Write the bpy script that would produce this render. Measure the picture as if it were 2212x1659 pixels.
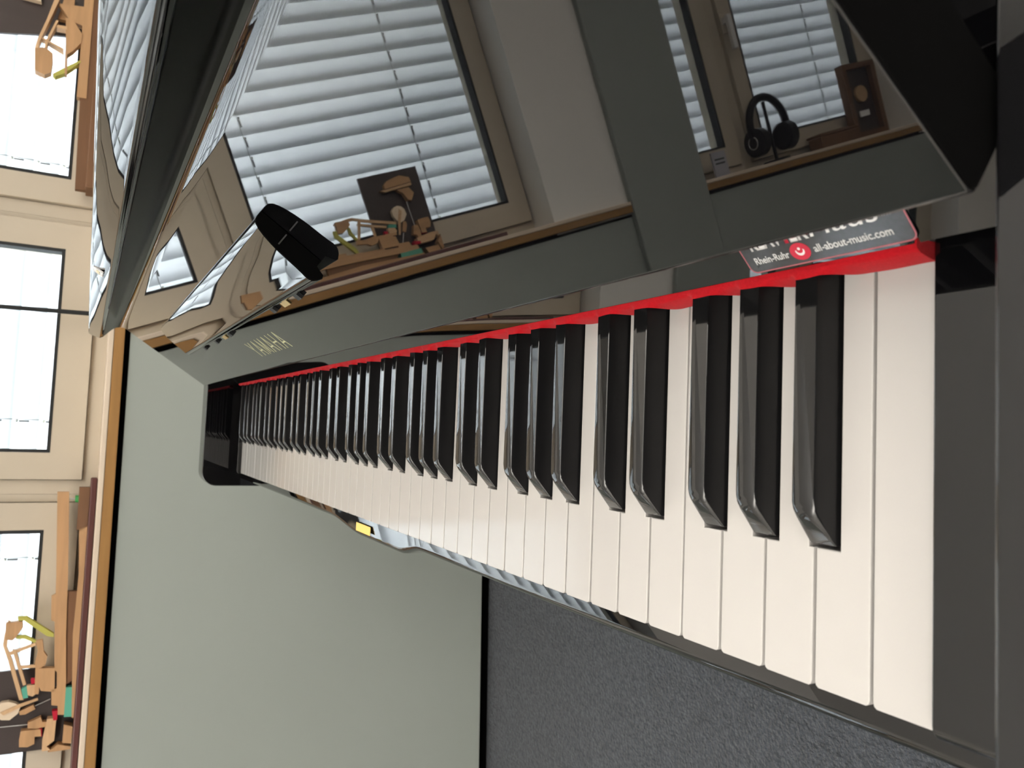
import bpy, bmesh, math, random
from mathutils import Vector, Matrix
random.seed(7)
PI = math.pi
for o in list(bpy.data.objects): bpy.data.objects.remove(o, do_unlink=True)
sc = bpy.context.scene
COL = sc.collection
FZ = 0.775                      # height of the key tops above the floor; the modelling below uses z = 0 at the key tops
# ------------------------------------------------------------------ camera
CAM = Vector((0.086602, -0.149453, 0.234662)); YAW, PIT, ROL, FPX = 0.0706497, -0.497934, 0.0734927, 1680.4
def make_camera():
    cy, sy, cp, sp = math.cos(YAW), math.sin(YAW), math.cos(PIT), math.sin(PIT)
    F = Vector((sy*cp, cy*cp, sp)); R0 = Vector((cy, -sy, 0)); U0 = R0.cross(F)
    R = math.cos(ROL)*R0 + math.sin(ROL)*U0; U = -math.sin(ROL)*R0 + math.cos(ROL)*U0
    X, Y, Z = -U, R, -F          # the phone was held on its side
    cd = bpy.data.cameras.new('camera'); c = bpy.data.objects.new('camera', cd); COL.objects.link(c)
    m = Matrix(((X.x, Y.x, Z.x, CAM.x), (X.y, Y.y, Z.y, CAM.y), (X.z, Y.z, Z.z, CAM.z+FZ), (0, 0, 0, 1)))
    c.matrix_world = m
    cd.sensor_fit = 'HORIZONTAL'; cd.sensor_width = 36; cd.lens = FPX/2212*36
    cd.clip_start = 0.01; cd.clip_end = 100
    cd.dof.use_dof = True; cd.dof.focus_distance = 0.48; cd.dof.aperture_fstop = 22.0
    sc.camera = c
make_camera()
# ------------------------------------------------------------------ world and exposure
w = bpy.data.worlds.new('sky'); sc.world = w; w.use_nodes = True
bg = w.node_tree.nodes['Background']; bg.inputs[0].default_value = (0.93, 0.95, 1.0, 1); bg.inputs[1].default_value = 39.0
sc.view_settings.view_transform = 'Standard'; sc.view_settings.look = 'None'
sc.view_settings.exposure = 0.0; sc.view_settings.gamma = 1.0
try: sc.view_settings.use_curve_mapping = False
except Exception: pass
try:
    sc.cycles.max_bounces = 10; sc.cycles.transparent_max_bounces = 12; sc.cycles.caustics_reflective = False
    sc.cycles.sample_clamp_indirect = 6.0
except Exception: pass
FILL_POWER = 84.0

# ------------------------------------------------------------------ materials
def mat(name, col, rough=0.5, ior=1.5, metal=0.0, noise=None, bump=None, coat=0.0, sheen=0.0, wood=None, sub=0.0):
    m = bpy.data.materials.new(name); m.use_nodes = True
    nt = m.node_tree; b = nt.nodes['Principled BSDF']
    c = tuple(col)+(1,)
    b.inputs['Base Color'].default_value = c; b.inputs['Roughness'].default_value = rough
    b.inputs['IOR'].default_value = ior; b.inputs['Metallic'].default_value = metal
    if coat: b.inputs['Coat Weight'].default_value = coat; b.inputs['Coat Roughness'].default_value = 0.04
    if sheen: b.inputs['Sheen Weight'].default_value = sheen; b.inputs['Sheen Roughness'].default_value = 0.4
    tc = nt.nodes.new('ShaderNodeTexCoord')
    if noise:
        sc_, amt = noise
        n = nt.nodes.new('ShaderNodeTexNoise'); n.inputs['Scale'].default_value = sc_; n.inputs['Detail'].default_value = 4
        nt.links.new(tc.outputs['Object'], n.inputs['Vector'])
        r = nt.nodes.new('ShaderNodeMix'); r.data_type = 'RGBA'
        r.inputs[6].default_value = tuple(max(0, x*(1-amt)) for x in col)+(1,); r.inputs[7].default_value = tuple(min(1, x*(1+amt)) for x in col)+(1,)
        nt.links.new(n.outputs['Fac'], r.inputs[0]); nt.links.new(r.outputs[2], b.inputs['Base Color'])
    if wood:
        mp = nt.nodes.new('ShaderNodeMapping'); mp.inputs['Scale'].default_value = wood
        n = nt.nodes.new('ShaderNodeTexNoise'); n.inputs['Scale'].default_value = 1.0; n.inputs['Detail'].default_value = 6; n.inputs['Distortion'].default_value = 0.6
        nt.links.new(tc.outputs['Object'], mp.inputs[0]); nt.links.new(mp.outputs[0], n.inputs['Vector'])
        r = nt.nodes.new('ShaderNodeMix'); r.data_type = 'RGBA'
        r.inputs[6].default_value = tuple(x*0.72 for x in col)+(1,); r.inputs[7].default_value = tuple(min(1, x*1.22) for x in col)+(1,)
        nt.links.new(n.outputs['Fac'], r.inputs[0]); nt.links.new(r.outputs[2], b.inputs['Base Color'])
    if bump:
        sc_, st, dist = bump
        n = nt.nodes.new('ShaderNodeTexNoise'); n.inputs['Scale'].default_value = sc_; n.inputs['Detail'].default_value = 3
        nt.links.new(tc.outputs['Object'], n.inputs['Vector'])
        bp = nt.nodes.new('ShaderNodeBump'); bp.inputs['Strength'].default_value = st; bp.inputs['Distance'].default_value = dist
        nt.links.new(n.outputs['Fac'], bp.inputs['Height']); nt.links.new(bp.outputs[0], b.inputs['Normal'])
    return m
BLACK = mat('polished_black_lacquer', (0.0025, 0.0025, 0.003), 0.012, 1.74)
SATIN = mat('satin_black_board', (0.003, 0.003, 0.0035), 0.35, 1.22)
SATIN2 = mat('dark_strip_finish', (0.003, 0.0028, 0.0026), 0.22, 1.12)
MATTE = mat('matte_black', (0.0015, 0.0015, 0.0015), 0.7, 1.12)
SHARP = mat('black_key_resin', (0.006, 0.006, 0.0065), 0.05, 1.70, bump=(900, 0.02, 0.0002))
SHARPSIDE = mat('black_key_satin_side', (0.005, 0.005, 0.0055), 0.35, 1.3)
IVORY = mat('white_key_resin', (0.415, 0.402, 0.388), 0.10, 1.48)
FELT = mat('red_felt', (0.35, 0.007, 0.012), 0.95, 1.15, noise=(900, 0.25), bump=(2500, 0.5, 0.0006), sheen=0.08)
CARPET = mat('dark_grey_carpet', (0.068, 0.077, 0.092), 0.95, 1.2, noise=(150, 0.85), bump=(210, 1.0, 0.010), sheen=0.15)
PANEL = mat('grey_green_paint', (0.305, 0.335, 0.31), 0.6, 1.4, noise=(3, 0.03))
CREAM = mat('cream_frame_plastic', (0.52, 0.455, 0.36), 0.45, 1.45)
SILLTOP = mat('cream_sill_laminate', (0.72, 0.60, 0.48), 0.4, 1.45)
OAK = mat('brown_sill_wood', (0.30, 0.155, 0.045), 0.5, 1.45, wood=(4, 60, 60))
PLASTER = mat('warm_white_plaster', (0.86, 0.84, 0.80), 0.8, 1.4, noise=(6, 0.03), bump=(90, 0.15, 0.002))
DARKWALL = mat('darkened_near_wall', (0.03, 0.028, 0.027), 0.9, 1.3, noise=(5, 0.2))  # near side's dimness put into the wall colour, darkening reflections
CEILM = mat('white_ceiling_paint', (0.88, 0.86, 0.82), 0.9, 1.3, noise=(4, 0.02))
RUBBER = mat('black_gasket', (0.012, 0.013, 0.014), 0.6, 1.4)
SLAT = mat('white_slat_lacquer', (0.78, 0.79, 0.82), 0.55, 1.45)
CORD = mat('grey_blind_cord', (0.25, 0.25, 0.26), 0.7, 1.4)
CLIPM = mat('dark_cord_clip', (0.05, 0.05, 0.055), 0.3, 1.5)
BEAD = mat('bright_metal_bead', (0.9, 0.9, 0.9), 0.15, 1.5, metal=1.0)
MAPLE = mat('pale_action_wood', (0.56, 0.36, 0.20), 0.6, 1.4, wood=(25, 25, 120))
SPRUCE = mat('tan_key_wood', (0.44, 0.255, 0.125), 0.6, 1.4, wood=(8, 60, 90))
DARKWOOD = mat('shaded_brown_wood', (0.15, 0.072, 0.033), 0.6, 1.4, wood=(8, 60, 90))  # brown wood with the backlit shade darkened into its colour
MAROON = mat('dark_maroon_wood', (0.075, 0.024, 0.022), 0.35, 1.5, wood=(4, 40, 40))
BOARD = mat('dark_brown_board', (0.035, 0.024, 0.022), 0.5, 1.45, wood=(30, 30, 4))
GREENF = mat('yellow_green_felt', (0.42, 0.40, 0.10), 0.95, 1.2, bump=(1500, 0.4, 0.0006))
TEAL = mat('teal_felt', (0.10, 0.34, 0.26), 0.95, 1.2, bump=(1500, 0.4, 0.0006))
REDF = mat('crimson_felt_bit', (0.40, 0.02, 0.04), 0.95, 1.2)
WFELT = mat('cream_hammer_felt', (0.75, 0.62, 0.47), 0.95, 1.2, bump=(800, 0.3, 0.001))
STEEL = mat('steel_wire', (0.6, 0.6, 0.6), 0.3, 1.5, metal=1.0)
GOLD = mat('brass', (0.72, 0.55, 0.24), 0.3, 1.5, metal=1.0)
LOGO = mat('gold_logo_print', (0.42, 0.42, 0.24), 0.5, 1.45)
WHITEP = mat('white_print', (0.85, 0.85, 0.85), 0.5, 1.45)
REDP = mat('red_print', (0.45, 0.015, 0.04), 0.45, 1.45)
STICK = mat('black_sticker_vinyl', (0.030, 0.030, 0.033), 0.12, 1.6, noise=(600, 0.5))
PINKP = mat('pink_edge_print', (0.36, 0.10, 0.12), 0.4, 1.45)
GOLDL = mat('yellow_label', (0.85, 0.60, 0.16), 0.5, 1.45)
GREENL = mat('hedge_leaves', (0.18, 0.30, 0.05), 0.7, 1.4, noise=(8, 0.5))
CONC = mat('pale_concrete', (0.5, 0.5, 0.48), 0.9, 1.3, noise=(2, 0.1))
LAMPW = mat('white_fitting_metal', (0.8, 0.8, 0.8), 0.4, 1.5)
GREENB = mat('green_button', (0.05, 0.30, 0.08), 0.5, 1.45)
PRINTG = mat('grey_card', (0.40, 0.40, 0.45), 0.6, 1.4)
def slat_mat():
    m = bpy.data.materials.new('white_slat_film'); m.use_nodes = True; nt = m.node_tree
    nt.nodes.remove(nt.nodes['Principled BSDF']); out = nt.nodes['Material Output']
    d = nt.nodes.new('ShaderNodeBsdfDiffuse'); d.inputs[0].default_value = (0.16, 0.165, 0.175, 1)
    t = nt.nodes.new('ShaderNodeBsdfTranslucent'); t.inputs[0].default_value = (0.70, 0.715, 0.76, 1)
    mx = nt.nodes.new('ShaderNodeMixShader'); mx.inputs[0].default_value = 0.30
    nt.links.new(d.outputs[0], mx.inputs[1]); nt.links.new(t.outputs[0], mx.inputs[2]); nt.links.new(mx.outputs[0], out.inputs['Surface']); return m
SLAT = slat_mat()
def glass_mat():
    m = bpy.data.materials.new('window_glass'); m.use_nodes = True; nt = m.node_tree
    nt.nodes.remove(nt.nodes['Principled BSDF']); out = nt.nodes['Material Output']
    t = nt.nodes.new('ShaderNodeBsdfTransparent'); t.inputs[0].default_value = (0.93, 0.96, 0.94, 1)
    g = nt.nodes.new('ShaderNodeBsdfGlossy'); g.inputs['Roughness'].default_value = 0.0
    f = nt.nodes.new('ShaderNodeFresnel'); f.inputs[0].default_value = 1.5
    mx = nt.nodes.new('ShaderNodeMixShader')
    ge = nt.nodes.new('ShaderNodeNewGeometry'); mp = nt.nodes.new('ShaderNodeMapRange')      # same reflectance entering and leaving the thin pane
    mp.inputs[3].default_value = 1.5; mp.inputs[4].default_value = 1/1.5
    nt.links.new(ge.outputs['Backfacing'], mp.inputs[0]); nt.links.new(mp.outputs[0], f.inputs[0])
    nt.links.new(f.outputs[0], mx.inputs[0]); nt.links.new(t.outputs[0], mx.inputs[1]); nt.links.new(g.outputs[0], mx.inputs[2])
    nt.links.new(mx.outputs[0], out.inputs['Surface']); return m
GLASS = glass_mat()
def emis(name, col, s):
    m = bpy.data.materials.new(name); m.use_nodes = True; b = m.node_tree.nodes['Principled BSDF']
    b.inputs['Emission Color'].default_value = tuple(col)+(1,); b.inputs['Emission Strength'].default_value = s; return m
DIFF = emis('fill_lamp_diffuser', (1, 0.96, 0.9), 2.0)

# ------------------------------------------------------------------ helpers
def link(name, me, m, parent=None):
    o = bpy.data.objects.new(name, me); COL.objects.link(o)
    if m is not None: me.materials.append(m)
    if parent is not None: o.parent = parent
    return o
def smooth(me, ang=35):
    for p in me.polygons: p.use_smooth = True
    me.set_sharp_from_angle(angle=math.radians(ang))
def weight(o):
    md = o.modifiers.new('weighted_normals', 'WEIGHTED_NORMAL'); md.mode = 'FACE_AREA'; md.weight = 100; md.keep_sharp = True; md.thresh = 0.0001
def bm_obj(name, bm, m, parent=None, sm=None):
    bmesh.ops.recalc_face_normals(bm, faces=bm.faces)
    me = bpy.data.meshes.new(name); bm.to_mesh(me); bm.free()
    if sm: smooth(me, sm)
    o = link(name, me, m, parent)
    if sm: weight(o)
    return o
def add_prism(bm, poly, axis, a0, a1):
    """closed polygon in the plane across `axis`, extruded from a0 to a1"""
    def P(p, a):
        if axis == 'y': return (p[0], a, p[1])
        if axis == 'x': return (a, p[0], p[1])
        return (p[0], p[1], a)
    v0 = [bm.verts.new(P(p, a0)) for p in poly]; v1 = [bm.verts.new(P(p, a1)) for p in poly]
    n = len(poly)
    bm.faces.new(v0); bm.faces.new(v1[::-1])
    for i in range(n): bm.faces.new((v0[i], v1[i], v1[(i+1) % n], v0[(i+1) % n]))
def prism(name, poly, axis, a0, a1, m, parent=None, sm=35, bevel=0):
    bm = bmesh.new(); add_prism(bm, poly, axis, a0, a1)
    if bevel:
        bmesh.ops.recalc_face_normals(bm, faces=bm.faces)
        es = [e for e in bm.edges if len(e.link_faces) == 2 and e.calc_face_angle(0) > 0.7]
        bmesh.ops.bevel(bm, geom=es, offset=bevel, segments=3, profile=0.5, affect='EDGES', clamp_overlap=True)
    return bm_obj(name, bm, m, parent, sm)
def add_box(bm, x0, x1, y0, y1, z0, z1):
    add_prism(bm, [(x0, y0), (x1, y0), (x1, y1), (x0, y1)], 'z', z0, z1)
def box(name, x0, x1, y0, y1, z0, z1, m, parent=None, bevel=0.0):
    bm = bmesh.new(); add_box(bm, x0, x1, y0, y1, z0, z1)
    if bevel:
        bmesh.ops.recalc_face_normals(bm, faces=bm.faces)
        bmesh.ops.bevel(bm, geom=list(bm.edges), offset=bevel, segments=3, profile=0.5, affect='EDGES', clamp_overlap=True)
    return bm_obj(name, bm, m, parent, 35 if bevel else None)
def add_tube(bm, pts, r, n=10, closed=False, rr=None):
    pts = [Vector(p) for p in pts]; rings = []
    N = len(pts); prev = None
    for i, p in enumerate(pts):
        a = pts[(i-1) % N] if (closed or i > 0) else p; b = pts[(i+1) % N] if (closed or i < N-1) else p
        d = (b-a).normalized()
        if prev is None:
            up = Vector((0, 0, 1)) if abs(d.z) < 0.9 else Vector((1, 0, 0)); u = d.cross(up).normalized()
        else: u = (prev - d*prev.dot(d)).normalized()
        prev = u; v = d.cross(u); ra = r if rr is None else rr[i]
        rings.append([bm.verts.new(p+(u*math.cos(2*PI*k/n)+v*math.sin(2*PI*k/n))*ra) for k in range(n)])
    M = N if closed else N-1
    for i in range(M):
        A, B = rings[i], rings[(i+1) % N]
        for k in range(n): bm.faces.new((A[k], A[(k+1) % n], B[(k+1) % n], B[k]))
    if not closed: bm.faces.new(rings[0][::-1]); bm.faces.new(rings[-1])
def tube(name, pts, r, m, parent=None, n=10, closed=False, rr=None):
    bm = bmesh.new(); add_tube(bm, pts, r, n, closed, rr); return bm_obj(name, bm, m, parent, 50)
def thing(name, label, cat, group=None):
    o = bpy.data.objects.new(name, None); COL.objects.link(o); o.empty_display_size = 0.05
    o['label'] = label; o['category'] = cat
    if group: o['group'] = group
    return o
def tag(o, label, cat, group=None):
    o['label'] = label; o['category'] = cat
    if group: o['group'] = group
    return o
def struct(o): o['kind'] = 'structure'; return o
def text_mesh(s, size, bold=0.0, sx=1.0, spacing=1.0, shear=0.0):
    cu = bpy.data.curves.new('txt', 'FONT'); cu.body = s; cu.size = size; cu.extrude = 0.0; cu.offset = bold
    cu.space_character = spacing; cu.shear = shear; cu.resolution_u = 4
    o = bpy.data.objects.new('txt', cu); COL.objects.link(o)
    dg = bpy.context.evaluated_depsgraph_get(); dg.update()
    me = bpy.data.meshes.new_from_object(o.evaluated_get(dg)); bpy.data.objects.remove(o)
    for v in me.vertices: v.co.x *= sx
    return me
def place_text(name, me, m, parent, origin, ex, ey, en, x0=None, width=None, lift=0.0002, thick=0.0001):
    """lays a text mesh into a plane; width rescales its length"""
    xs = [v.co.x for v in me.vertices]; k = 1.0
    if width: k = width/(max(xs)-min(xs))
    mn = min(xs); bm = bmesh.new(); bm.from_mesh(me)
    for v in bm.verts:
        x, y = (v.co.x-mn)*k, v.co.y
        v.co = origin + ex*x + ey*y + en*lift
    r = bmesh.ops.extrude_face_region(bm, geom=list(bm.faces))
    for g in r['geom']:
        if isinstance(g, bmesh.types.BMVert): g.co += en*thick
    return bm_obj(name, bm, m, parent)

# ------------------------------------------------------------------ the window wall, local frame (a along the wall, b outwards, z)
TH = math.atan(0.0584808); WY = 1.765578
def on_wall(o): o.location = (0, WY, 0); o.rotation_euler = (0, 0, TH); return o
WA0, WA1 = -2.95, 2.6            # ends of the wall
CEIL = 1.85; FL = -FZ; SILL = 0.202; GZ0, GZ1 = 0.300, 1.14
wall = bpy.data.objects.new('wall_far', None); COL.objects.link(wall); struct(wall); on_wall(wall)
box('parapet_panel', WA0, WA1, 0, 0.06, -0.73, 0.158, PANEL, wall)
box('parapet_core', WA0, WA1, 0.06, 0.19, FL, 0.165, PANEL, wall)
box('toe_kick', WA0, WA1, 0.045, 0.061, FL, -0.728, MATTE, wall)
box('shadow_gap_strip', WA0, WA1, 0.004, 0.062, 0.158, 0.170, MATTE, wall)
box('lintel', WA0, WA1, 0.0, 0.19, 1.20, CEIL, PLASTER, wall)
box('wall_segment', -1.42, -0.945, 0.0, 0.19, 0.165, 1.20, PLASTER, wall)
box('wall_segment', WA0, -2.56, 0.0, 0.19, 0.165, 1.20, PLASTER, wall)
box('wall_segment', 1.50, WA1, 0.0, 0.19, 0.165, 1.20, PLASTER, wall)
pier = bpy.data.objects.new('wall_pier', None); COL.objects.link(pier); struct(pier); on_wall(pier)
box('pier_body', -1.500, -1.207, -0.022, 0.0, FL, CEIL, PANEL, pier, 0.004)
for q, (a0, a1) in enumerate(((-1.205, WA1), (WA0, -1.502))):
    s = bpy.data.objects.new('trim_%d' % (q+1), None); COL.objects.link(s); struct(s); on_wall(s)
    box('sill_board', a0, a1, -0.018, 0.13, 0.191, SILL, SILLTOP, s, 0.002)
    box('sill_edge', a0, a1, -0.017, 0.12, 0.170, 0.1905, OAK, s, 0.001)
def window(n, a0, a1, g0, g1, handle=None):
    """frame from a0 to a1 with one pane from g0 to g1"""
    W = bpy.data.objects.new('window_%d' % n, None); COL.objects.link(W); struct(W); on_wall(W)
    fz0, fz1 = SILL, 1.20
    bm = bmesh.new(); d0, d1 = 0.115, 0.18; sd0 = 0.10; m_ = 0.062
    add_box(bm, a0, a1, d0, d1, fz0, fz0+0.03); add_box(bm, a0, a1, d0, d1, fz1-0.02, fz1)
    add_box(bm, a0, g0-m_, d0, d1, fz0+0.03, fz1-0.02); add_box(bm, g1+m_, a1, d0, d1, fz0+0.03, fz1-0.02)
    bm_obj('window_frame', bm, CREAM, W)
    bm = bmesh.new()
    s0, s1, t0, t1 = g0-m_, g1+m_, fz0+0.03, fz1-0.02
    for A in ((s0, s1, t0, GZ0), (s0, s1, GZ1, t1), (s0, g0, GZ0, GZ1), (g1, s1, GZ0, GZ1)):
        add_box(bm, A[0]+0.0015, A[1]-0.0015, sd0, 0.17, A[2]+0.0015*(A[2] == t0), A[3])
    bm_obj('sash', bm, CREAM, W)
    bm = bmesh.new(); e_ = 0.03
    for A in ((a0-0.002, a1+0.002, fz0-0.006, GZ0-e_), (a0-0.002, a1+0.002, GZ1+e_, fz1), (a0-0.002, g0-e_, GZ0-e_, GZ1+e_), (g1+e_, a1+0.002, GZ0-e_, GZ1+e_)):
        add_box(bm, A[0], A[1], 0.1702, 0.189, A[2], A[3])
    bm_obj('rebate', bm, CREAM, W)
    bm = bmesh.new(); g = 0.006
    for A in ((g0-0.001, g1+0.001, GZ0-0.001, GZ0+g), (g0-0.001, g1+0.001, GZ1-g, GZ1+0.001), (g0-0.001, g0+g, GZ0+g, GZ1-g), (g1-g, g1+0.001, GZ0+g, GZ1-g)):
        add_box(bm, A[0], A[1], sd0-0.0006, sd0+0.03, A[2], A[3])
    bm_obj('gasket', bm, RUBBER, W)
    box('pane', g0+0.001, g1-0.001, 0.125, 0.129, GZ0+0.001, GZ1-0.001, GLASS, W)
    if handle is not None:
        h = box('handle_plate', handle-0.014, handle+0.014, 0.092, 0.100, 0.66, 0.73, CREAM, W, 0.003)
        box('window_handle', handle-0.009, handle+0.009, 0.062, 0.080, 0.60, 0.715, LAMPW, W, 0.005)
        box('handle_neck', handle-0.008, handle+0.008, 0.078, 0.093, 0.69, 0.71, LAMPW, W)
    return W
window(1, 0.545, 1.50, 0.638, 1.38)
window(2, -0.085, 0.5445, 0.008, 0.470)
window(3, -0.945, -0.0855, -0.875, -0.164)
window(4, -1.80, -1.42, -1.725, -1.49)
window(5, -2.56, -1.8005, -2.45, -1.90, handle=-1.85)
SP, SW = 0.0535, 0.086
def blind(a0, a1, cords, label, z0=0.262, off=0.0):
    t = thing('venetian_blind', label, 'blind', 'exterior slatted blinds behind the window panes'); on_wall(t)
    b0 = 0.235; tilt = math.radians(66); prof = []
    for k in range(9):
        s = (k/8-0.5)*SW; sag = 0.005*(1-(2*k/8-1)**2)
        prof.append((b0+s*math.cos(tilt)-sag*math.sin(tilt), s*math.sin(tilt)+sag*math.cos(tilt)))
    bm = bmesh.new(); va = [[bm.verts.new((a, x, z)) for x, z in prof] for a in (a0, a1)]
    for k in range(8): bm.faces.new((va[0][k], va[0][k+1], va[1][k+1], va[1][k]))
    me = bpy.data.meshes.new('slat'); bm.to_mesh(me); bm.free(); smooth(me, 40); me.materials.append(SLAT)
    n = int((1.19-z0)/SP)+1
    bmc = bmesh.new(); add_tube(bmc, [(0, -0.010, 0.012), (0, -0.012, -0.008)], 0.0022, 8)
    bmesh.ops.recalc_face_normals(bmc, faces=bmc.faces)
    mc = bpy.data.meshes.new('cord_clip'); bmc.to_mesh(mc); bmc.free(); mc.materials.append(CLIPM)
    bmb = bmesh.new(); bmesh.ops.create_uvsphere(bmb, u_segments=10, v_segments=6, radius=0.0035)
    mb = bpy.data.meshes.new('cord_bead'); bmb.to_mesh(mb); bmb.free(); mb.materials.append(BEAD)
    for k in range(n):
        s = bpy.data.objects.new('slat', me); COL.objects.link(s); s.parent = t; s.location = (0, 0, z0+off+k*SP)
        for c in cords:
            q = bpy.data.objects.new('cord_clip', mc); COL.objects.link(q); q.parent = t; q.location = (c, b0-0.018, z0+off+k*SP-0.012)
            q = bpy.data.objects.new('cord_bead', mb); COL.objects.link(q); q.parent = t; q.location = (c, b0-0.029, z0+off+k*SP+0.004)
    for c in cords: tube('ladder_cord', [(c+0.004, b0-0.030, z0-0.03), (c+0.004, b0-0.030, 1.19)], 0.0011, CORD, t, 6)
    box('bottom_rail', a0, a1, b0-0.03, b0+0.03, z0-0.058+off, z0-0.045+off, SLAT, t, 0.003)
    return t
blind(0.56, 1.46, (0.70, 1.25), 'white slatted blind seen past the piano lid in the farthest right window')
blind(-0.06, 0.535, (0.08,), 'white slatted blind behind the narrow window with the black pole in front')
blind(-1.05, -0.10, (-0.70, -0.235), 'white slatted blind behind the window with the wooden action model and dark board')
blind(-1.88, -1.39, (), 'narrow strip of white slatted blind beside the grey pier, seen only in the lacquer')
blind(-2.82, -1.90, (-2.36,), 'white slatted blind behind the headphones, seen only as a reflection in the lacquer')

# ------------------------------------------------------------------ rest of the room
def rot_corner(a, b): return (a*math.cos(TH)-b*math.sin(TH), WY+a*math.sin(TH)+b*math.cos(TH))
RX0, RX1, RY0 = -2.9, 2.45, -3.2
struct(box('floor', RX0-0.1, RX1+0.15, RY0-0.1, 1.95, FL-0.05, FL, CARPET))
struct(box('ceiling', RX0-0.1, RX1+0.15, RY0-0.1, 2.25, CEIL, CEIL+0.05, CEILM))
wl = struct(box('wall_left', RX0-0.1, RX0, RY0, 1.60, FL, CEIL, PLASTER))
wr = struct(box('wall_right', RX1, RX1+0.1, RY0, 1.90, FL, CEIL, PLASTER))
struct(box('wall_near', RX0-0.1, RX1+0.1, RY0-0.1, RY0, FL, CEIL, DARKWALL))
g = struct(box('ground', -14, 14, -14, 16, FL-0.6, FL-0.5, CONC)); 
ev = struct(box('added_shade_slab', WA0, WA1, 0.32, 1.3, 1.24, 1.34, PLASTER)); on_wall(ev)  # unseen overhang added to darken the upper slats
hb = bmesh.new()
for i in range(260):
    a = random.uniform(-0.95, -0.05); b_ = random.uniform(1.3, 1.8); z_ = random.uniform(-1.25, 0.5)
    x, y = rot_corner(a, b_); c = Vector((x, y, z_)); u = Vector([random.gauss(0, 1) for _ in range(3)]).normalized(); v = u.orthogonal().normalized()
    hb.faces.new([hb.verts.new(c+u*0.09), hb.verts.new(c+v*0.045), hb.verts.new(c-u*0.09), hb.verts.new(c-v*0.045)])
add_tube(hb, [(rot_corner(-0.5, 1.55)[0], rot_corner(-0.5, 1.55)[1], FL-0.5), (rot_corner(-0.5, 1.55)[0], rot_corner(-0.5, 1.55)[1], 0.3)], 0.03, 8)
tag(bm_obj('garden_shrub', hb, GREENL), 'leafy green shrub outside, glimpsed between the slats', 'shrub')
# fill lamps added out of view behind the camera to brighten ceiling and room
for i, (x, y) in enumerate(((-1.3, -0.7), (1.3, -0.7), (-1.3, -2.0), (1.3, -2.0))):
    t = thing('added_fill_lamp', 'white linear fill lamp added out of view, '+('left of the piano', 'right of the piano', 'by the near wall at the left', 'by the near wall at the right')[i], 'lamp', None)
    box('fill_lamp_housing', x-0.6, x+0.6, y-0.05, y+0.05, 1.10, 1.15, LAMPW, t, 0.004)
    box('fill_diffuser', x-0.58, x+0.58, y-0.04, y+0.04, 1.094, 1.1, DIFF, t)
    for dx in (-0.5, 0.5): tube('fill_lamp_wire', [(x+dx, y, 1.15), (x+dx, y, CEIL)], 0.0015, STEEL, t, 6)
    ld = bpy.data.lights.new('fill_uplight', 'AREA'); ld.shape = 'RECTANGLE'; ld.size = 1.15; ld.size_y = 0.08; ld.energy = FILL_POWER; ld.color = (1.0, 0.96, 0.91)
    lo = bpy.data.objects.new('fill_uplight', ld); COL.objects.link(lo); lo.location = (x, y, 1.152); lo.rotation_euler = (PI, 0, 0); lo.parent = t

# ------------------------------------------------------------------ the piano
piano = thing('piano', 'polished black hybrid piano with open fallboard and 88 keys', 'piano')
YN, YF = -0.0475, 1.2695          # inner faces of the arms
def arc(cx, cz, r, a0, a1, n): return [(cx+r*math.cos(math.radians(a0+(a1-a0)*k/n)), cz+r*math.sin(math.radians(a0+(a1-a0)*k/n))) for k in range(n+1)]
arm_prof = [(0.50, -0.13), (0.50, 0.055)] + arc(-0.001, 0.031, 0.024, 90, 180, 10) + [(-0.025, -0.13)]
prism('arm', arm_prof, 'y', YN-0.055, YN, BLACK, piano, 35, 0.0012)
prism('arm', arm_prof, 'y', YF, YF+0.048, BLACK, piano, 35, 0.0012)
# key slip with the small front bulge
bm = bmesh.new(); N = 120; rings = []
for i in range(N+1):
    y = (YN+0.0002)+(YF-YN-0.0004)*i/N
    e = 0.0
    if 0.47 < y < 0.75:
        u = (y-0.47)/0.28; e = 0.0095*math.sin(min(1, u/0.22)*PI/2)**2*(1 if u < 0.62 else math.cos(min(1, (u-0.62)/0.38)*PI/2)**2)
    sec = [(-0.003, -0.09), (-0.003, -0.021)] + [(x, z) for x, z in arc(-0.004, -0.0215, 0.0015, 0, 90, 3)] + arc(-0.0125-e, -0.026-e*0.25, 0.0055, 90, 180, 6) + [(-0.018-e, -0.05), (-0.018, -0.09)]
    rings.append([bm.verts.new((x, y, z)) for x, z in sec])
for i in range(N):
    A, B = rings[i], rings[i+1]; n = len(A)
    for k in range(n): bm.faces.new((A[k], A[(k+1) % n], B[(k+1) % n], B[k]))
bm.faces.new(rings[0]); bm.faces.new(rings[-1][::-1])
slip = bm_obj('key_slip', bm, BLACK, piano, 40)
box('keybed', -0.014, 0.50, YN+0.0003, YF-0.0003, -0.13, -0.0905, SATIN, piano)
box('key_frame', 0.0, 0.158, 0.0, 1.222, -0.0902, -0.045, MATTE, piano)
# end blocks beside the keys
for nm, y0, y1 in (('end_block', YN+0.0004, -0.0014), ('end_block', 1.2234, YF-0.0004)):
    pr_ = [(0.1525, -0.085), (0.1525, 0.006)] + arc(0.004, 0.001, 0.005, 90, 180, 8) + [(-0.001, -0.012), (-0.001, -0.085)]
    o = prism(nm, pr_, 'y', y0, y1, BLACK, piano, 35, 0.0007)
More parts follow.
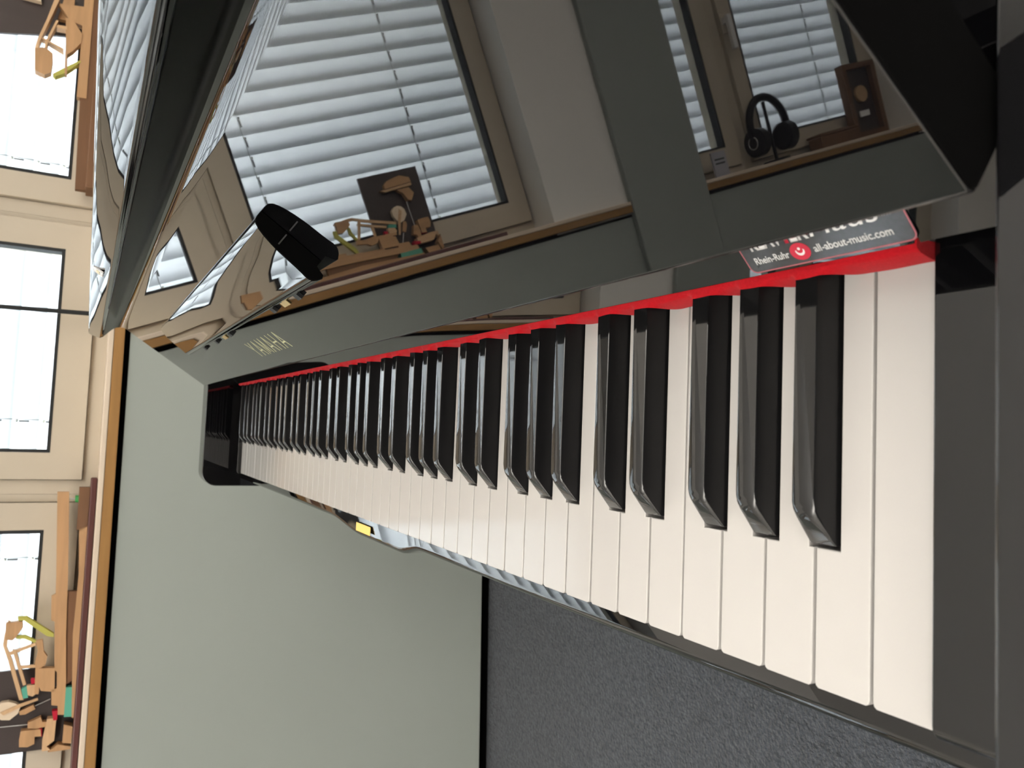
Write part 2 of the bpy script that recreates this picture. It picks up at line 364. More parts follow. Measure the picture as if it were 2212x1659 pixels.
# name strip leaning back behind the keys
st0 = (0.1500, 0.0125); q = math.sqrt(0.5)
ST = Vector((st0[0], 0, st0[1])); ES = Vector((q, 0, q)); EN = Vector((-q, 0, q)); EX = Vector((0, -1, 0))
def strip_poly():
    pts = []
    for k in range(13):
        s = 0.050*k/12; bulge = 0.0006*math.sin(PI*min(1, k/12))
        pts.append((ST.x+q*s-q*bulge, ST.z+q*s+q*bulge))
    return pts + [(0.205, 0.03), (0.165, 0.0119), (0.1503, 0.0121)]
prism('name_strip', strip_poly(), 'y', 0.0008, 1.2212, BLACK, piano, 30, 0.0006)
prism('name_strip', strip_poly(), 'y', YN+0.0006, -0.0012, BLACK, piano, 30, 0.0006)
prism('name_strip', strip_poly(), 'y', 1.2232, YF-0.0006, BLACK, piano, 30, 0.0006)
# fallboard: flat panel, fillet, nose rail
LE = math.radians(34.0); FB = Vector((0.1447, 0, 0.0592)); FS = Vector((math.sin(LE), 0, math.cos(LE))); FN = Vector((-math.cos(LE), 0, math.sin(LE)))
def sn(s, n): v = FB+FS*s+FN*n; return (v.x, v.z)
FY0, FY1 = -0.0452, 1.2672
prof = [sn(0.0035*(1-math.cos(t)), -0.0035*(1-math.sin(t))) for t in [PI/2*k/6 for k in range(7)]]
prof = [(s, n) for s, n in ((-0.0, -0.028), (-0.0, -0.0035))]
sec = [(0.004, -0.030), (0.0, -0.024)] + [(0.0025-0.0025*math.cos(PI/2*k/5), -0.0025+0.0025*math.sin(PI/2*k/5)) for k in range(6)]
sec += [(0.05, 0), (0.10, 0), (0.150, 0)]
R = 0.017
sec += [(0.152+R*math.sin(t), R-R*math.cos(t)) for t in [math.radians(84*k/10) for k in range(11)]]
sec += [(0.1718, 0.032)]
sec += [(0.1755-0.0022*math.cos(t), 0.0340+0.0022*math.sin(t)) for t in [PI/2*k/4 for k in range(5)]]
sec += [(0.1785, 0.0372), (0.1815, 0.0381), (0.1845, 0.0388), (0.1875, 0.0393), (0.1895, 0.0395)]
sec += [(0.1895+0.0028*math.sin(t), 0.0367+0.0028*math.cos(t)) for t in [PI/2*k/4 for k in range(5)]]
sec += [(0.194, -0.010), (0.185, -0.030)]
prof = [sn(s, n) for s, n in sec]
fall = prism('fallboard', prof, 'y', FY0, FY1, BLACK, piano, 32, 0.0010)
fsheet = [sn(s*0.992+0.0007, n-0.0004) for s, n in sec]
for y0, y1 in ((FY0-0.0006, FY0+0.0004), (FY1-0.0004, FY1+0.0006)): prism('dark_end_sheet', fsheet, 'y', y0, y1, MATTE, fall)  # dull sheets added so the lid ends show a dark reflection
# music ledge folded flat on the fallboard
lsec = [(0.0700, 0.0003), (0.0700, 0.0045), (0.0640, 0.0062), (0.0632, 0.0078), (0.0650, 0.0110), (0.0668, 0.0128), (0.0690, 0.0137), (0.0715, 0.0138), (0.0745, 0.0134), (0.080, 0.0130), (0.086, 0.01275),
        (0.092, 0.0124), (0.098, 0.0117), (0.104, 0.0107), (0.1085, 0.0095), (0.1118, 0.0080), (0.1134, 0.0062), (0.1139, 0.0040), (0.1139, 0.0003)]
ledge = prism('music_ledge', [sn(s, n) for s, n in lsec], 'y', 0.310, 0.945, BLACK, fall, 30)
# end caps of the ledge are dull black
def fb_box(name, y0, y1, s0, s1, n0, n1, m, parent):
    return prism(name, [sn(s0, n0), sn(s1, n0), sn(s1, n1), sn(s0, n1)], 'y', y0, y1, m, parent)
capo = prism('ledge_end_cap', [sn(0.089+(s-0.089)*0.985, 0.0004+(n-0.0004)*0.97) for s, n in lsec], 'y', 0.3090, 0.3102, MATTE, fall)
fb_box('cap_slot', 0.3084, 0.3092, 0.0945, 0.0953, 0.0015, 0.009, STEEL, fall)
for y in (0.400, 0.480, 0.690, 0.785, 0.880):
    fb_box('rubber_bumper', y-0.005, y+0.005, 0.0565, 0.0625, 0.0003, 0.0030, RUBBER, fall)
for y in (0.445, 0.735): fb_box('brass_hinge', y-0.010, y+0.010, 0.0560, 0.0625, 0.0002, 0.0010, GOLD, fall)
cs = [(0.152+(R-0.0004)*math.sin(math.radians(a)), R-(R-0.0004)*math.cos(math.radians(a))) for a in range(38, 85, 6)] + [(0.1714, 0.030)]
cs = cs + [(s_-0.0004, n_+0.0002) for s_, n_ in cs[::-1]]
prism('dark_cove_strip', [sn(s_-0.0001, n_+0.0002) for s_, n_ in cs], 'y', FY0+0.004, FY1-0.004, SATIN2, fall, 40)  # dark strip laid along the hollow under the nose rail
# small striker plate on the nose rail
fb_box('striker_plate', 0.618, 0.640, 0.1785, 0.1875, 0.0385, 0.0399, LAMPW, fall)
fb_box('striker_screw', 0.622, 0.636, 0.1815, 0.1845, 0.0398, 0.0402, GOLD, fall)
# maker's name in thin tall gilt letters
def letter_bars(ch):
    S = {'Y': [((0, 1), (.5, .48)), ((1, 1), (.5, .48)), ((.5, .48), (.5, 0))], 'A': [((0, 0), (.5, 1)), ((1, 0), (.5, 1)), ((.22, .34), (.78, .34))],
         'M': [((0, 0), (0.05, 1)), ((0.05, 1), (.5, .1)), ((.5, .1), (.95, 1)), ((.95, 1), (1, 0))], 'H': [((.05, 0), (.05, 1)), ((.95, 0), (.95, 1)), ((.05, .5), (.95, .5))]}
    return S[ch]
LO = Vector((FB.x, 0.699, FB.z))+FS*0.0205
bm = bmesh.new()
for i, ch in enumerate('YAMAHA'):
    for (p, r) in letter_bars(ch):
        P = Vector((p[0]*0.0165+i*0.0252, p[1]*0.0205)); Q = Vector((r[0]*0.0165+i*0.0252, r[1]*0.0205)); d = (Q-P).normalized(); nrm = Vector((-d.y, d.x))*0.00085
        P -= d*0.0004; Q += d*0.0004
        qd = [P+nrm, P-nrm, Q-nrm, Q+nrm]
        lo = [bm.verts.new(LO+EX*v.x+FS*v.y+FN*0.00003) for v in qd]; hi = [bm.verts.new(LO+EX*v.x+FS*v.y+FN*0.00014) for v in qd]
        bm.faces.new(hi); bm.faces.new(lo[::-1])
        for k in range(4): bm.faces.new((lo[k], lo[(k+1) % 4], hi[(k+1) % 4], hi[k]))
bm_obj('maker_logo', bm, LOGO, fall)
# cabinet behind and below
box('cabinet', 0.30, 0.50, YN+0.0003, YF-0.0003, -0.09, 0.150, SATIN, piano)
box('cabinet_shelf', 0.1665, 0.2995, YN+0.0003, YF-0.0003, -0.09, 0.005, SATIN, piano)
box('lower_panel', 0.28, 0.50, YN-0.053, YF+0.046, FL+0.06, -0.131, BLACK, piano)
for y0 in (YN-0.053, YF+0.001):
    box('leg', -0.015, 0.045, y0, y0+0.045, FL+0.06, -0.131, BLACK, piano, 0.003)
    box('toe_block', -0.03, 0.50, y0, y0+0.045, FL+0.001, FL+0.0595, BLACK, piano, 0.003)
# felt strip, hugging the keys
KW = 0.0235
black_c = []
for i in range(51):
    if i % 7 in (1, 2, 3, 5, 6):
        off = {1: -0.004, 2: 0.0, 3: 0.004, 5: -0.003, 6: 0.0028}[i % 7]
        black_c.append((KW*(i+1)+off, i))
def felt_low(y):
    z = 0.0
    for c, _ in black_c:
        d = y-c
        if -0.016 < d < 0.009:
            if d >= -0.0050: k = 1.0 if d < 0.0052 else max(0, 1-(d-0.0052)/0.003)
            else: k = 0.5+0.5*math.cos(PI*min(1, (-0.0050-d)/0.0105))
            z = max(z, k)
    return z
bm = bmesh.new(); NF = 900; rings = []
for i in range(NF+1):
    y = 0.0004+1.2212*i/NF; k = felt_low(y)
    wob = 0.0003*math.sin(y*91)+0.0002*math.sin(y*233+1)
    zl = 0.0004+k*0.0112; zt = 0.0118+0.0003*k
    xf = 0.1458+wob+0.0004*k
    zm = zl+(zt-zl)*0.5
    sec = [(0.1520, zl), (xf+0.0003, zl), (xf, zl+(zt-zl)*0.15), (xf+0.0006, zm), (xf+0.0017, zl+(zt-zl)*0.85), (xf+0.0029, zt), (0.1520, zt)]
    rings.append([bm.verts.new((x, y, z)) for x, z in sec])
for i in range(NF):
    A, B = rings[i], rings[i+1]; n = len(A)
    for k in range(n): bm.faces.new((A[k], A[(k+1) % n], B[(k+1) % n], B[k]))
bm.faces.new(rings[0]); bm.faces.new(rings[-1][::-1])
bm_obj('felt_strip', bm, FELT, piano, 60)
# white keys
cut = 0.0067; XB = 0.0495; XE = 0.158; GAP = 0.00062
def white_mesh(yl, yh, nl, nh):
    """yl..yh at the head, nl/nh = inner limits of the tail"""
    r = 0.0015; pts = []
    pts += [(XE, nh)]
    if nh < yh-1e-6: pts += [(XB, nh), (XB, yh)]
    else: pts[-1] = (XE, yh)
    pts += [(r*1.4, yh), (r*0.45, yh-r*0.3), (0, yh-r)]
    pts += [(0, yl+r), (r*0.45, yl+r*0.3), (r*1.4, yl)]
    if nl > yl+1e-6: pts += [(XB, yl), (XB, nl), (XE, nl)]
    else: pts += [(XE, yl)]
    bm = bmesh.new(); add_prism(bm, pts, 'z', -0.021, 0.0); bmesh.ops.recalc_face_normals(bm, faces=bm.faces)
    es = [e for e in bm.edges if all(abs(v.co.z) < 1e-6 for v in e.verts)]
    bmesh.ops.bevel(bm, geom=es, offset=0.0005, segments=3, profile=0.5, affect='EDGES', clamp_overlap=True)
    me = bpy.data.meshes.new('white_key'); bm.to_mesh(me); bm.free(); smooth(me, 40); me.materials.append(IVORY); return me
cache = {}
for i in range(52):
    y0 = KW*i; low = [c for c, j in black_c if j == i-1]; high = [c for c, j in black_c if j == i]
    nl = round((low[0]+cut-y0), 6) if low else GAP; nh = round((high[0]-cut-y0), 6) if high else KW-GAP
    yl = GAP; 
    key = (yl, nl, nh, i == 0)
    if key not in cache: cache[key] = white_mesh(0.0008 if i == 0 else yl, KW-GAP, max(nl, 0.0008) if i == 0 else nl, nh)
    o = bpy.data.objects.new('white_key', cache[key]); COL.objects.link(o); o.parent = piano; weight(o)
    o.location = (0, y0, random.uniform(-0.00012, 0.00012))
# black keys
def ring(z, xf, hw, cr):
    pts = [(XE, hw)]
    for k in range(9):
        a = PI/2*k/8; pts.append((xf+cr-cr*math.sin(a), hw-min(cr, hw)+min(cr, hw)*math.cos(a)))
    pts2 = [(x, -y) for x, y in pts[::-1]]
    return [(x, y, z) for x, y in pts+pts2]
RG = [ring(-0.012, 0.0510, 0.0055, 0.0002), ring(0.0004, 0.0510, 0.0056, 0.0003), ring(0.0012, 0.0515, 0.00555, 0.0008), ring(0.0060, 0.0562, 0.00525, 0.0020),
      ring(0.0093, 0.0594, 0.00505, 0.0032), ring(0.0107, 0.0610, 0.00495, 0.0040), ring(0.0112, 0.0622, 0.00485, 0.0044), ring(0.0115, 0.0634, 0.0046, 0.0046)]
bm = bmesh.new(); vs = [[bm.verts.new(p) for p in r] for r in RG]
for A, B in zip(vs, vs[1:]):
    n = len(A)
    for k in range(n): bm.faces.new((A[k], A[(k+1) % n], B[(k+1) % n], B[k]))
bm.faces.new(vs[0]); bm.faces.new(vs[-1][::-1])
bmesh.ops.remove_doubles(bm, verts=bm.verts, dist=1e-6)
bmesh.ops.recalc_face_normals(bm, faces=bm.faces)
mk = bpy.data.meshes.new('black_key'); bm.to_mesh(mk); bm.free(); smooth(mk, 28); mk.materials.append(SHARP); mk.materials.append(SHARPSIDE)
for p in mk.polygons:
    if abs(p.normal.y) > 0.8: p.material_index = 1
for c, _ in black_c:
    o = bpy.data.objects.new('black_key', mk); COL.objects.link(o); o.parent = piano; o.location = (0, c, random.uniform(-0.00015, 0.00015))
# shop sticker on the name strip
def sp(y, s, lift): v = ST+ES*s+EN*lift; return Vector((v.x, y, v.z))
def rounded(w_, h_, r, n=5):
    P = []
    for cx, cz, a0 in ((w_-r, h_-r, 0), (r, h_-r, 90), (r, r, 180), (w_-r, r, 270)):
        P += [(cx+r*math.cos(math.radians(a0+90*k/n)), cz+r*math.sin(math.radians(a0+90*k/n))) for k in range(n+1)]
    return P
def flat(name, poly, m, parent, yo, so, l0, l1, hole=None):
    bm = bmesh.new()
    if hole:
        A = [bm.verts.new(sp(yo-x, so+z, l1)) for x, z in poly]; B = [bm.verts.new(sp(yo-x, so+z, l1)) for x, z in hole]; n = len(A)
        for k in range(n): bm.faces.new((A[k], A[(k+1) % n], B[(k+1) % n], B[k]))
    else:
        A = [bm.verts.new(sp(yo-x, so+z, l0)) for x, z in poly]; B = [bm.verts.new(sp(yo-x, so+z, l1)) for x, z in poly]; n = len(A)
        bm.faces.new(A[::-1]); bm.faces.new(B)
        for k in range(n): bm.faces.new((A[k], A[(k+1) % n], B[(k+1) % n], B[k]))
    return bm_obj(name, bm, m, parent)
SY, SS, SWD, SHT = 0.0655, 0.0016, 0.068, 0.024
stick = flat('sticker', rounded(SWD, SHT, 0.003), STICK, piano, SY, SS, 0.0007, 0.00085)
stick['label'] = 'black shop sticker with white lettering and pink border'
outer = rounded(SWD-0.0002, SHT-0.0002, 0.0029); inner = rounded(SWD-0.0012, SHT-0.0012, 0.0024)
flat('sticker_border', outer, PINKP, stick, SY-0.0001, SS+0.0001, 0, 0.00092, hole=[(x+0.0005, z+0.0005) for x, z in inner])
circ = [(0.0042*math.cos(2*PI*k/28), 0.0036*math.sin(2*PI*k/28)) for k in range(28)]
flat('sticker_emblem', circ, REDP, stick, 0.0402, SS+0.0052, 0.00086, 0.00094)
cres = [(0.0019*math.cos(math.radians(a)), 0.0004+0.0019*math.sin(math.radians(a))) for a in range(170, 371, 20)] + [(0.0014*math.cos(math.radians(a)), 0.0009+0.0014*math.sin(math.radians(a))) for a in range(370, 169, -20)]
flat('emblem_crescent', cres, WHITEP, stick, 0.0402, SS+0.0050, 0.00094, 0.00098)
flat('emblem_dot', [(0.0006*math.cos(2*PI*k/12), 0.0006*math.sin(2*PI*k/12)) for k in range(12)], WHITEP, stick, 0.0402, SS+0.0064, 0.00094, 0.00098)
def stext(s, y, so, size, width, m, bold=0.0, shear=0.0):
    place_text('sticker_text', text_mesh(s, size, bold, shear=shear), m, stick, sp(y, SS+so, 0), EX, ES, EN, width=width, lift=0.0009, thick=0.00005)
stext('Rhein-Ruhr', 0.0612, 0.0037, 0.0042, 0.0160, WHITEP, 0.00006)
stext('all-about-music.com', 0.0345, 0.0037, 0.0042, 0.0300, WHITEP, 0.00006)
stext('KLAV', 0.0600, 0.0098, 0.0098, 0.0150, WHITEP, 0.0003)
stext('I', 0.0440, 0.0098, 0.0098, 0.0016, REDP, 0.0003)
stext('ER', 0.0417, 0.0098, 0.0098, 0.0080, WHITEP, 0.0003)
stext('Haus', 0.0330, 0.0098, 0.0105, 0.0265, WHITEP, 0.0, 0.15)
# yellow label on the key slip bulge
lab = box('yellow_label', -0.0215, -0.0130, 0.600, 0.645, -0.0204, -0.0199, GOLDL, slip)

# ------------------------------------------------------------------ things on the sill (a, z outlines in metres, given real thickness)
def cutout(name, pts, b0, b1, m, parent, dz=0.004):
    bm = bmesh.new(); vs0 = [bm.verts.new((a, b0, z+dz)) for a, z in pts]; vs1 = [bm.verts.new((a, b1, z+dz)) for a, z in pts]; n = len(pts)
    bm.faces.new(vs0); bm.faces.new(vs1[::-1])
    for i in range(n): bm.faces.new((vs0[i], vs0[(i+1) % n], vs1[(i+1) % n], vs1[i]))
    bmesh.ops.recalc_face_normals(bm, faces=bm.faces)
    bmesh.ops.triangulate(bm, faces=[f for f in bm.faces if len(f.verts) > 4])
    return bm_obj(name, bm, m, parent)
M1 = on_wall(thing('piano_action_model', 'wooden single-key action model with hammer frame on a long maroon base', 'model'))
bp = box('base_plate', -0.80, -0.047, 0.015, 0.085, SILL+0.0005, 0.2155, MAROON, M1, 0.003)
D1 = {
'key_lever': (SPRUCE, 0.040, 0.060, [(-0.0779, 0.2734), (-0.0779, 0.2511), (-0.2549, 0.2417), (-0.3791, 0.2373), (-0.4776, 0.2307), (-0.5456, 0.2291), (-0.5439, 0.2418), (-0.5257, 0.243), (-0.5231, 0.2545), (-0.4916, 0.2566), (-0.4903, 0.2469), (-0.4561, 0.2492), (-0.4508, 0.2539), (-0.3515, 0.2602), (-0.3485, 0.2667), (-0.2992, 0.2696), (-0.2947, 0.2622), (-0.2537, 0.2639)]),
'key_frame': (SPRUCE, 0.030, 0.072, [(-0.0677, 0.2326), (-0.0677, 0.2118), (-0.552, 0.2118), (-0.551, 0.2156), (-0.3802, 0.2246), (-0.2559, 0.2215)]),
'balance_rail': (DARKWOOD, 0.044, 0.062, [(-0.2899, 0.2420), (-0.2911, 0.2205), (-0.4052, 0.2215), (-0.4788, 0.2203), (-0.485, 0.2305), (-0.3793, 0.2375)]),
'felt_punching': (TEAL, 0.038, 0.064, [(-0.4898, 0.2302), (-0.4906, 0.2150), (-0.5508, 0.2130), (-0.5497, 0.2300)]),
'damper_lever': (MAPLE, 0.046, 0.055, [(-0.3437, 0.3442), (-0.3743, 0.3493), (-0.3932, 0.3504), (-0.4234, 0.3395), (-0.507, 0.3136), (-0.5076, 0.3060), (-0.4234, 0.3320), (-0.3974, 0.3430), (-0.3748, 0.3425), (-0.3464, 0.3398)]),
'hammer_rail': (MAPLE, 0.045, 0.056, [(-0.4044, 0.3326), (-0.405, 0.3263), (-0.4766, 0.3034), (-0.4784, 0.3086)]),
'brace': (MAPLE, 0.0465, 0.054, [(-0.4096, 0.3405), (-0.3933, 0.2923), (-0.3988, 0.2904), (-0.4158, 0.338)]),
'brace_low': (MAPLE, 0.0465, 0.054, [(-0.4382, 0.3166), (-0.4391, 0.2848), (-0.4439, 0.2845), (-0.4443, 0.3152)]),
'repetition_lever': (SPRUCE, 0.043, 0.057, [(-0.389, 0.2915), (-0.3876, 0.2798), (-0.4122, 0.276), (-0.4226, 0.2688), (-0.4393, 0.2709), (-0.4457, 0.279), (-0.4984, 0.2797), (-0.4975, 0.2872), (-0.4423, 0.2889), (-0.4349, 0.2909), (-0.4112, 0.2868)]),
'damper_block': (SPRUCE, 0.042, 0.060, [(-0.3482, 0.348), (-0.3469, 0.3188), (-0.3603, 0.3173), (-0.3785, 0.3282), (-0.384, 0.334), (-0.3817, 0.3467)]),
'bridle_strap': (GREENF, 0.044, 0.058, [(-0.3382, 0.3279), (-0.3377, 0.3121), (-0.3772, 0.26), (-0.3846, 0.2595), (-0.381, 0.2727), (-0.3459, 0.3157), (-0.3451, 0.3263)]),
'felt_band': (GREENF, 0.046, 0.057, [(-0.3761, 0.3283), (-0.3764, 0.3115), (-0.389, 0.2915), (-0.3937, 0.2933), (-0.3835, 0.3131), (-0.3822, 0.3279)]),
'rest_block': (SPRUCE, 0.040, 0.060, [(-0.4454, 0.2823), (-0.4478, 0.2530), (-0.4963, 0.2510), (-0.4917, 0.2759), (-0.4791, 0.281)]),
'jack': (MAPLE, 0.044, 0.057, [(-0.4791, 0.3022), (-0.4786, 0.2820), (-0.4935, 0.2790), (-0.502, 0.2901), (-0.4985, 0.2988)]),
'backcheck_felt': (TEAL, 0.044, 0.058, [(-0.4852, 0.3112), (-0.4803, 0.3021), (-0.5034, 0.298), (-0.5047, 0.3067)]),
'red_bushing': (REDF, 0.043, 0.059, [(-0.4667, 0.2957), (-0.4675, 0.2882), (-0.476, 0.2876), (-0.4765, 0.294)]),
'front_bushing': (REDF, 0.040, 0.060, [(-0.5359, 0.2525), (-0.5359, 0.2425), (-0.5544, 0.242), (-0.5547, 0.249)])}
for nm, (m, b0, b1, pts) in D1.items(): cutout(nm, pts, b0, b1, m, M1)
tube('pilot_screw', [(-0.0935, 0.05, 0.238), (-0.0935, 0.05, 0.258)], 0.0015, STEEL, M1, 8)
tube('pilot_button', [(-0.0935, 0.05, 0.236), (-0.0935, 0.05, 0.243)], 0.008, GREENB, M1, 14)
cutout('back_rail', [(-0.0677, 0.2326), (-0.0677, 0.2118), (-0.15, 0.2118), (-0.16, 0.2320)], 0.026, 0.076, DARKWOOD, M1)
B1 = on_wall(thing('display_board', 'upright dark brown board with hammer and action parts behind the wooden model', 'board'))
box('back_board', -0.625, -0.455, 0.088, 0.096, 0.2165, 0.455, BOARD, B1, 0.001)
D2 = {
'hammer_felt': (WFELT, 0.070, 0.0875, [(-0.5219, 0.3541), (-0.5145, 0.3462), (-0.5141, 0.3337), (-0.5189, 0.3207), (-0.5261, 0.3106), (-0.54, 0.3149), (-0.5514, 0.3289), (-0.5494, 0.3437), (-0.5423, 0.3526), (-0.532, 0.3565)]),
'hammer_core': (MAPLE, 0.067, 0.0695, [(-0.5335, 0.347), (-0.5199, 0.3121), (-0.5116, 0.2815), (-0.5166, 0.28), (-0.5263, 0.3095), (-0.5396, 0.3403)]),
'small_hammer': (SPRUCE, 0.072, 0.0875, [(-0.5366, 0.3135), (-0.5266, 0.288), (-0.5355, 0.2841), (-0.5441, 0.3018), (-0.5441, 0.3114)]),
'wippen_flange': (SPRUCE, 0.070, 0.0875, [(-0.5618, 0.2963), (-0.5527, 0.2732), (-0.563, 0.2692), (-0.5652, 0.2527), (-0.5738, 0.2521), (-0.5742, 0.2674), (-0.576, 0.2803), (-0.5728, 0.2951)]),
'wippen_block': (SPRUCE, 0.066, 0.0875, [(-0.5755, 0.3073), (-0.5765, 0.2716), (-0.5908, 0.2695), (-0.5903, 0.2814), (-0.6049, 0.2809), (-0.6096, 0.293), (-0.6073, 0.3081), (-0.5936, 0.309)]),
'check_arm': (MAPLE, 0.064, 0.0875, [(-0.5568, 0.2609), (-0.5566, 0.2438), (-0.6029, 0.2447), (-0.613, 0.2582), (-0.6215, 0.25), (-0.6215, 0.2663), (-0.5997, 0.2667)]),
'lower_block': (SPRUCE, 0.060, 0.0875, [(-0.6240, 0.2548), (-0.6112, 0.2375), (-0.6182, 0.2135), (-0.6240, 0.2135)]),
'foot_block': (SPRUCE, 0.060, 0.0875, [(-0.5712, 0.2290), (-0.5773, 0.2125), (-0.6124, 0.2130), (-0.6088, 0.2293)]),
'red_cushion': (REDF, 0.068, 0.0875, [(-0.5756, 0.2749), (-0.5763, 0.2694), (-0.5923, 0.2679), (-0.5903, 0.2735)]),
'upper_lever': (SPRUCE, 0.072, 0.0875, [(-0.515, 0.417), (-0.525, 0.425), (-0.545, 0.430), (-0.565, 0.433), (-0.590, 0.423), (-0.592, 0.410), (-0.515, 0.406)]),
'upper_rail': (MAPLE, 0.074, 0.0875, [(-0.500, 0.404), (-0.592, 0.409), (-0.592, 0.402), (-0.515, 0.398)]),
'damper_head': (SPRUCE, 0.070, 0.0875, [(-0.545, 0.397), (-0.580, 0.397), (-0.590, 0.380), (-0.578, 0.362), (-0.568, 0.364), (-0.560, 0.385)])}
for nm, (m, b0, b1, pts) in D2.items(): cutout(nm, pts, b0, b1, m, B1)
tube('damper_wire', [(-0.5655, 0.08, 0.366), (-0.5675, 0.08, 0.300)], 0.0009, STEEL, B1, 6)
tube('hammer_wire', [(-0.532, 0.08, 0.292), (-0.520, 0.08, 0.262)], 0.0009, STEEL, B1, 6)
M2 = on_wall(thing('piano_action_model', 'shaded wooden action model on a brown plinth at the right of the sill', 'model'))
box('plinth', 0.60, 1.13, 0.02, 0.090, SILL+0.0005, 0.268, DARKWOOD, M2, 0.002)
D3 = {
'damper_block': (SPRUCE, [(0.9028, 0.3827), (0.9099, 0.3626), (0.8999, 0.3482), (0.8833, 0.347), (0.8547, 0.3486), (0.8459, 0.3606), (0.8521, 0.3792)]),
'damper_lever': (MAPLE, [(0.9042, 0.3828), (0.9278, 0.3787), (0.9771, 0.3649), (1.0323, 0.3524), (1.0324, 0.3431), (0.9729, 0.36), (0.9205, 0.3748), (0.9006, 0.3757)]),
'hammer_rail': (MAPLE, [(0.9234, 0.3647), (0.9812, 0.3467), (0.9812, 0.342), (0.925, 0.3591), (0.9047, 0.3611), (0.9037, 0.3645)]),
'brace': (MAPLE, [(0.9336, 0.378), (0.9349, 0.3735), (0.9181, 0.3285), (0.9126, 0.3281)]),
'brace_low': (MAPLE, [(0.9714, 0.346), (0.9734, 0.3251), (0.9663, 0.3246), (0.9644, 0.3456)]),
'repetition_lever': (SPRUCE, [(0.9938, 0.3288), (0.9952, 0.3147), (0.964, 0.2937), (0.9435, 0.2947), (0.9192, 0.3098), (0.9075, 0.3208), (0.8629, 0.3178), (0.8617, 0.3224), (0.9348, 0.3249)]),
'bridle_strap': (GREENF, [(0.8796, 0.3189), (0.902, 0.2944), (0.8978, 0.2925), (0.8639, 0.3220), (0.8507, 0.3400), (0.8556, 0.3452)]),
'key_lever': (SPRUCE, [(1.09, 0.2950), (1.09, 0.2760), (0.8147, 0.2760), (0.8140, 0.2955)]),
'wippen_block': (SPRUCE, [(1.026, 0.345), (1.0336, 0.2934), (0.9859, 0.2879), (0.9909, 0.3192)]),
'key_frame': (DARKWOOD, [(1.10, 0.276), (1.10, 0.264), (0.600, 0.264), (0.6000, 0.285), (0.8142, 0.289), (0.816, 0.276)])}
for k, (nm, (m, pts)) in enumerate(D3.items()): cutout(nm, pts, 0.036+0.0012*k, 0.058+0.0008*k, m, M2)
B2 = on_wall(thing('display_board', 'dark leaning board at the far right end of the sill behind the shaded model', 'board'))
cutout('back_board', [(1.16, 0.2645), (0.985, 0.2645), (0.935, 0.48), (1.13, 0.50)], 0.080, 0.0885, BOARD, B2)
cutout('hammer_head', [(1.03, 0.38), (1.055, 0.385), (1.07, 0.41), (1.05, 0.43), (1.03, 0.42)], 0.066, 0.0795, WFELT, B2)
cutout('lever_block', [(1.00, 0.315), (1.06, 0.315), (1.06, 0.335), (1.00, 0.345)], 0.066, 0.0795, SPRUCE, B2)
# black pole
PO = on_wall(thing('black_pole', 'thin black pole standing on the sill before the narrow window', 'pole'))
tube('rod', [(0.3195, 0.05, SILL+0.006), (0.3060, 0.05, 0.95)], 0.0050, RUBBER, PO, 12)
tube('foot', [(0.3197, 0.05, SILL+0.0005), (0.3195, 0.05, SILL+0.0065)], 0.020, RUBBER, PO, 20)
# headphones on a stand
HS = on_wall(thing('headphone_stand', 'black headphone stand on the sill under the last blind', 'stand'))
tube('stand_base', [(-1.885, 0.05, SILL+0.0005), (-1.885, 0.05, SILL+0.010)], 0.045, SATIN, HS, 24)
tube('stand_post', [(-1.885, 0.05, SILL+0.010), (-1.885, 0.05, SILL+0.205)], 0.006, SATIN, HS, 12)
HP = on_wall(thing('headphones', 'black over-ear headphones hanging on a stand before the last blind', 'headphones'))
pts = [(-1.885+0.082*math.cos(t), 0.05, SILL+0.125+0.098*math.sin(t)) for t in [PI*(-0.1+1.2*k/20) for k in range(21)]]
bm = bmesh.new(); add_tube(bm, pts, 0.013, 10); bm_obj('headband', bm, SATIN, HP, 50)
for sx in (-1, 1):
    bm = bmesh.new(); x = -1.885+sx*0.066
    add_tube(bm, [(x-sx*0.022, 0.05, SILL+0.080), (x-sx*0.016, 0.05, SILL+0.080), (x+sx*0.014, 0.05, SILL+0.080), (x+sx*0.020, 0.05, SILL+0.080)], 0.04, 20, rr=[0.034, 0.046, 0.048, 0.036])
    bm_obj('ear_cup', bm, SATIN, HP, 50)
    tube('cup_ring', [(x+sx*0.0205, 0.05+0.02*math.cos(2*PI*k/20), SILL+0.080+0.02*math.sin(2*PI*k/20)) for k in range(20)], 0.0018, STEEL, HP, 6, closed=True)
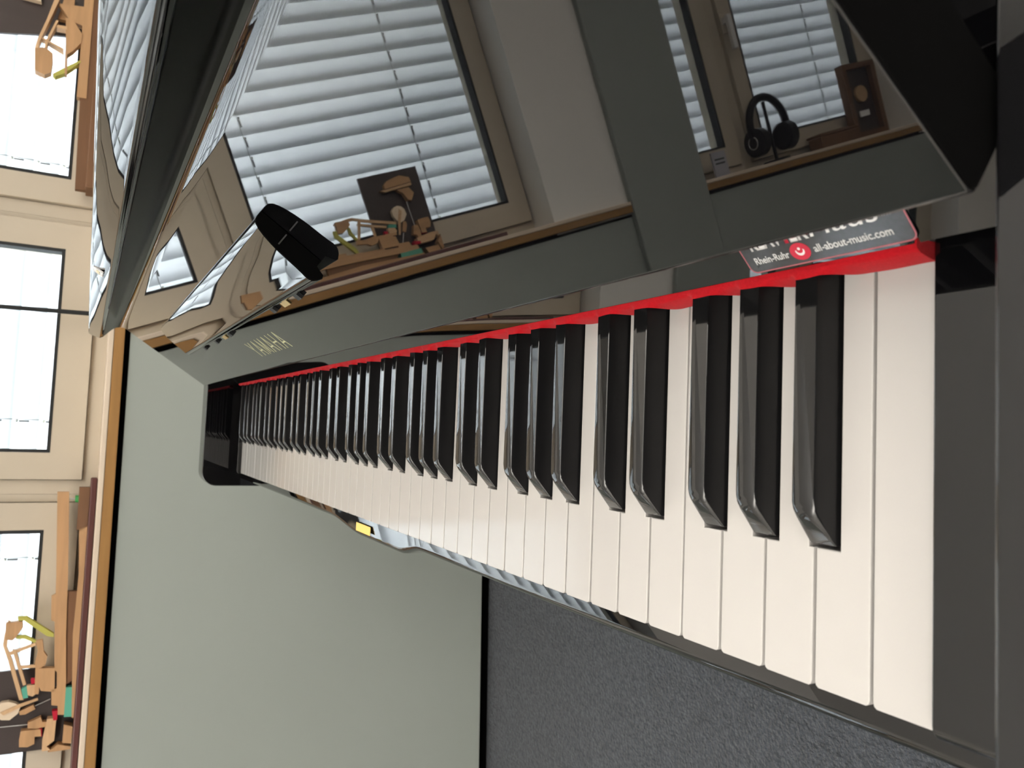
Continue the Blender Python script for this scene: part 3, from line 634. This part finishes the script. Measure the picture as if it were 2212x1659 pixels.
# framed display and wooden box by the last window
FR = on_wall(thing('leaning_picture', 'brown wooden display frame leaning at the end of the sill', 'frame'))
bm = bmesh.new()
for A in ((-2.46, -2.44, 0.2025, 0.47), (-2.31, -2.29, 0.2025, 0.47), (-2.44, -2.31, 0.2025, 0.225), (-2.44, -2.31, 0.45, 0.47)): add_box(bm, A[0], A[1], 0.045, 0.075, A[2], A[3])
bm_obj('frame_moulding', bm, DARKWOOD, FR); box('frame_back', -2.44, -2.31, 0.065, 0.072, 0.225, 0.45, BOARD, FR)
tube('mounted_disc', [(-2.375, 0.055, 0.36), (-2.375, 0.065, 0.36)], 0.03, MAPLE, FR, 20); box('mounted_label', -2.40, -2.35, 0.060, 0.0645, 0.28, 0.30, WHITEP, FR)
BX = on_wall(thing('wooden_box', 'low reddish wooden box lying on the sill near the display frame', 'box'))
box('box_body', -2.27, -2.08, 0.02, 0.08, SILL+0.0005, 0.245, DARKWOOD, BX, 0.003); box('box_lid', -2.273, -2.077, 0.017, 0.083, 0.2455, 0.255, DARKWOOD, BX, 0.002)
CD = on_wall(thing('desk_calendar', 'small grey card leaning on the sill beside the pier', 'card'))
box('card_sheet', -1.66, -1.60, 0.040, 0.046, SILL+0.0005, 0.285, PRINTG, CD); box('card_mark', -1.65, -1.61, 0.0390, 0.0398, 0.245, 0.250, RUBBER, CD); box('card_mark', -1.65, -1.61, 0.0390, 0.0398, 0.258, 0.263, RUBBER, CD)

# ------------------------------------------------------------------ lift everything so that the floor is z = 0, put empties at the base of their things
bpy.context.view_layer.update()
for o in [o for o in bpy.data.objects if o.parent is None and o.type != 'CAMERA']:
    kids = [c for c in o.children_recursive if c.type == 'MESH']
    if o.type == 'EMPTY' and kids:
        inv = o.matrix_world.inverted(); lo = Vector((1e9,)*3); hi = Vector((-1e9,)*3)
        for c in kids:
            M = inv @ c.matrix_world
            for v in c.bound_box:
                p = M @ Vector(v)
                for k in range(3): lo[k] = min(lo[k], p[k]); hi[k] = max(hi[k], p[k])
        base = Vector(((lo.x+hi.x)/2, (lo.y+hi.y)/2, lo.z))
        for c in o.children: c.location = c.location-base
        o.location = o.matrix_world @ base
    elif o.type == 'MESH' and o.data.users == 1:
        vs = [v.co for v in o.data.vertices]
        base = Vector(((min(v.x for v in vs)+max(v.x for v in vs))/2, (min(v.y for v in vs)+max(v.y for v in vs))/2, min(v.z for v in vs)))
        o.data.transform(Matrix.Translation(-base)); o.location = o.location+base
    o.location.z += FZ
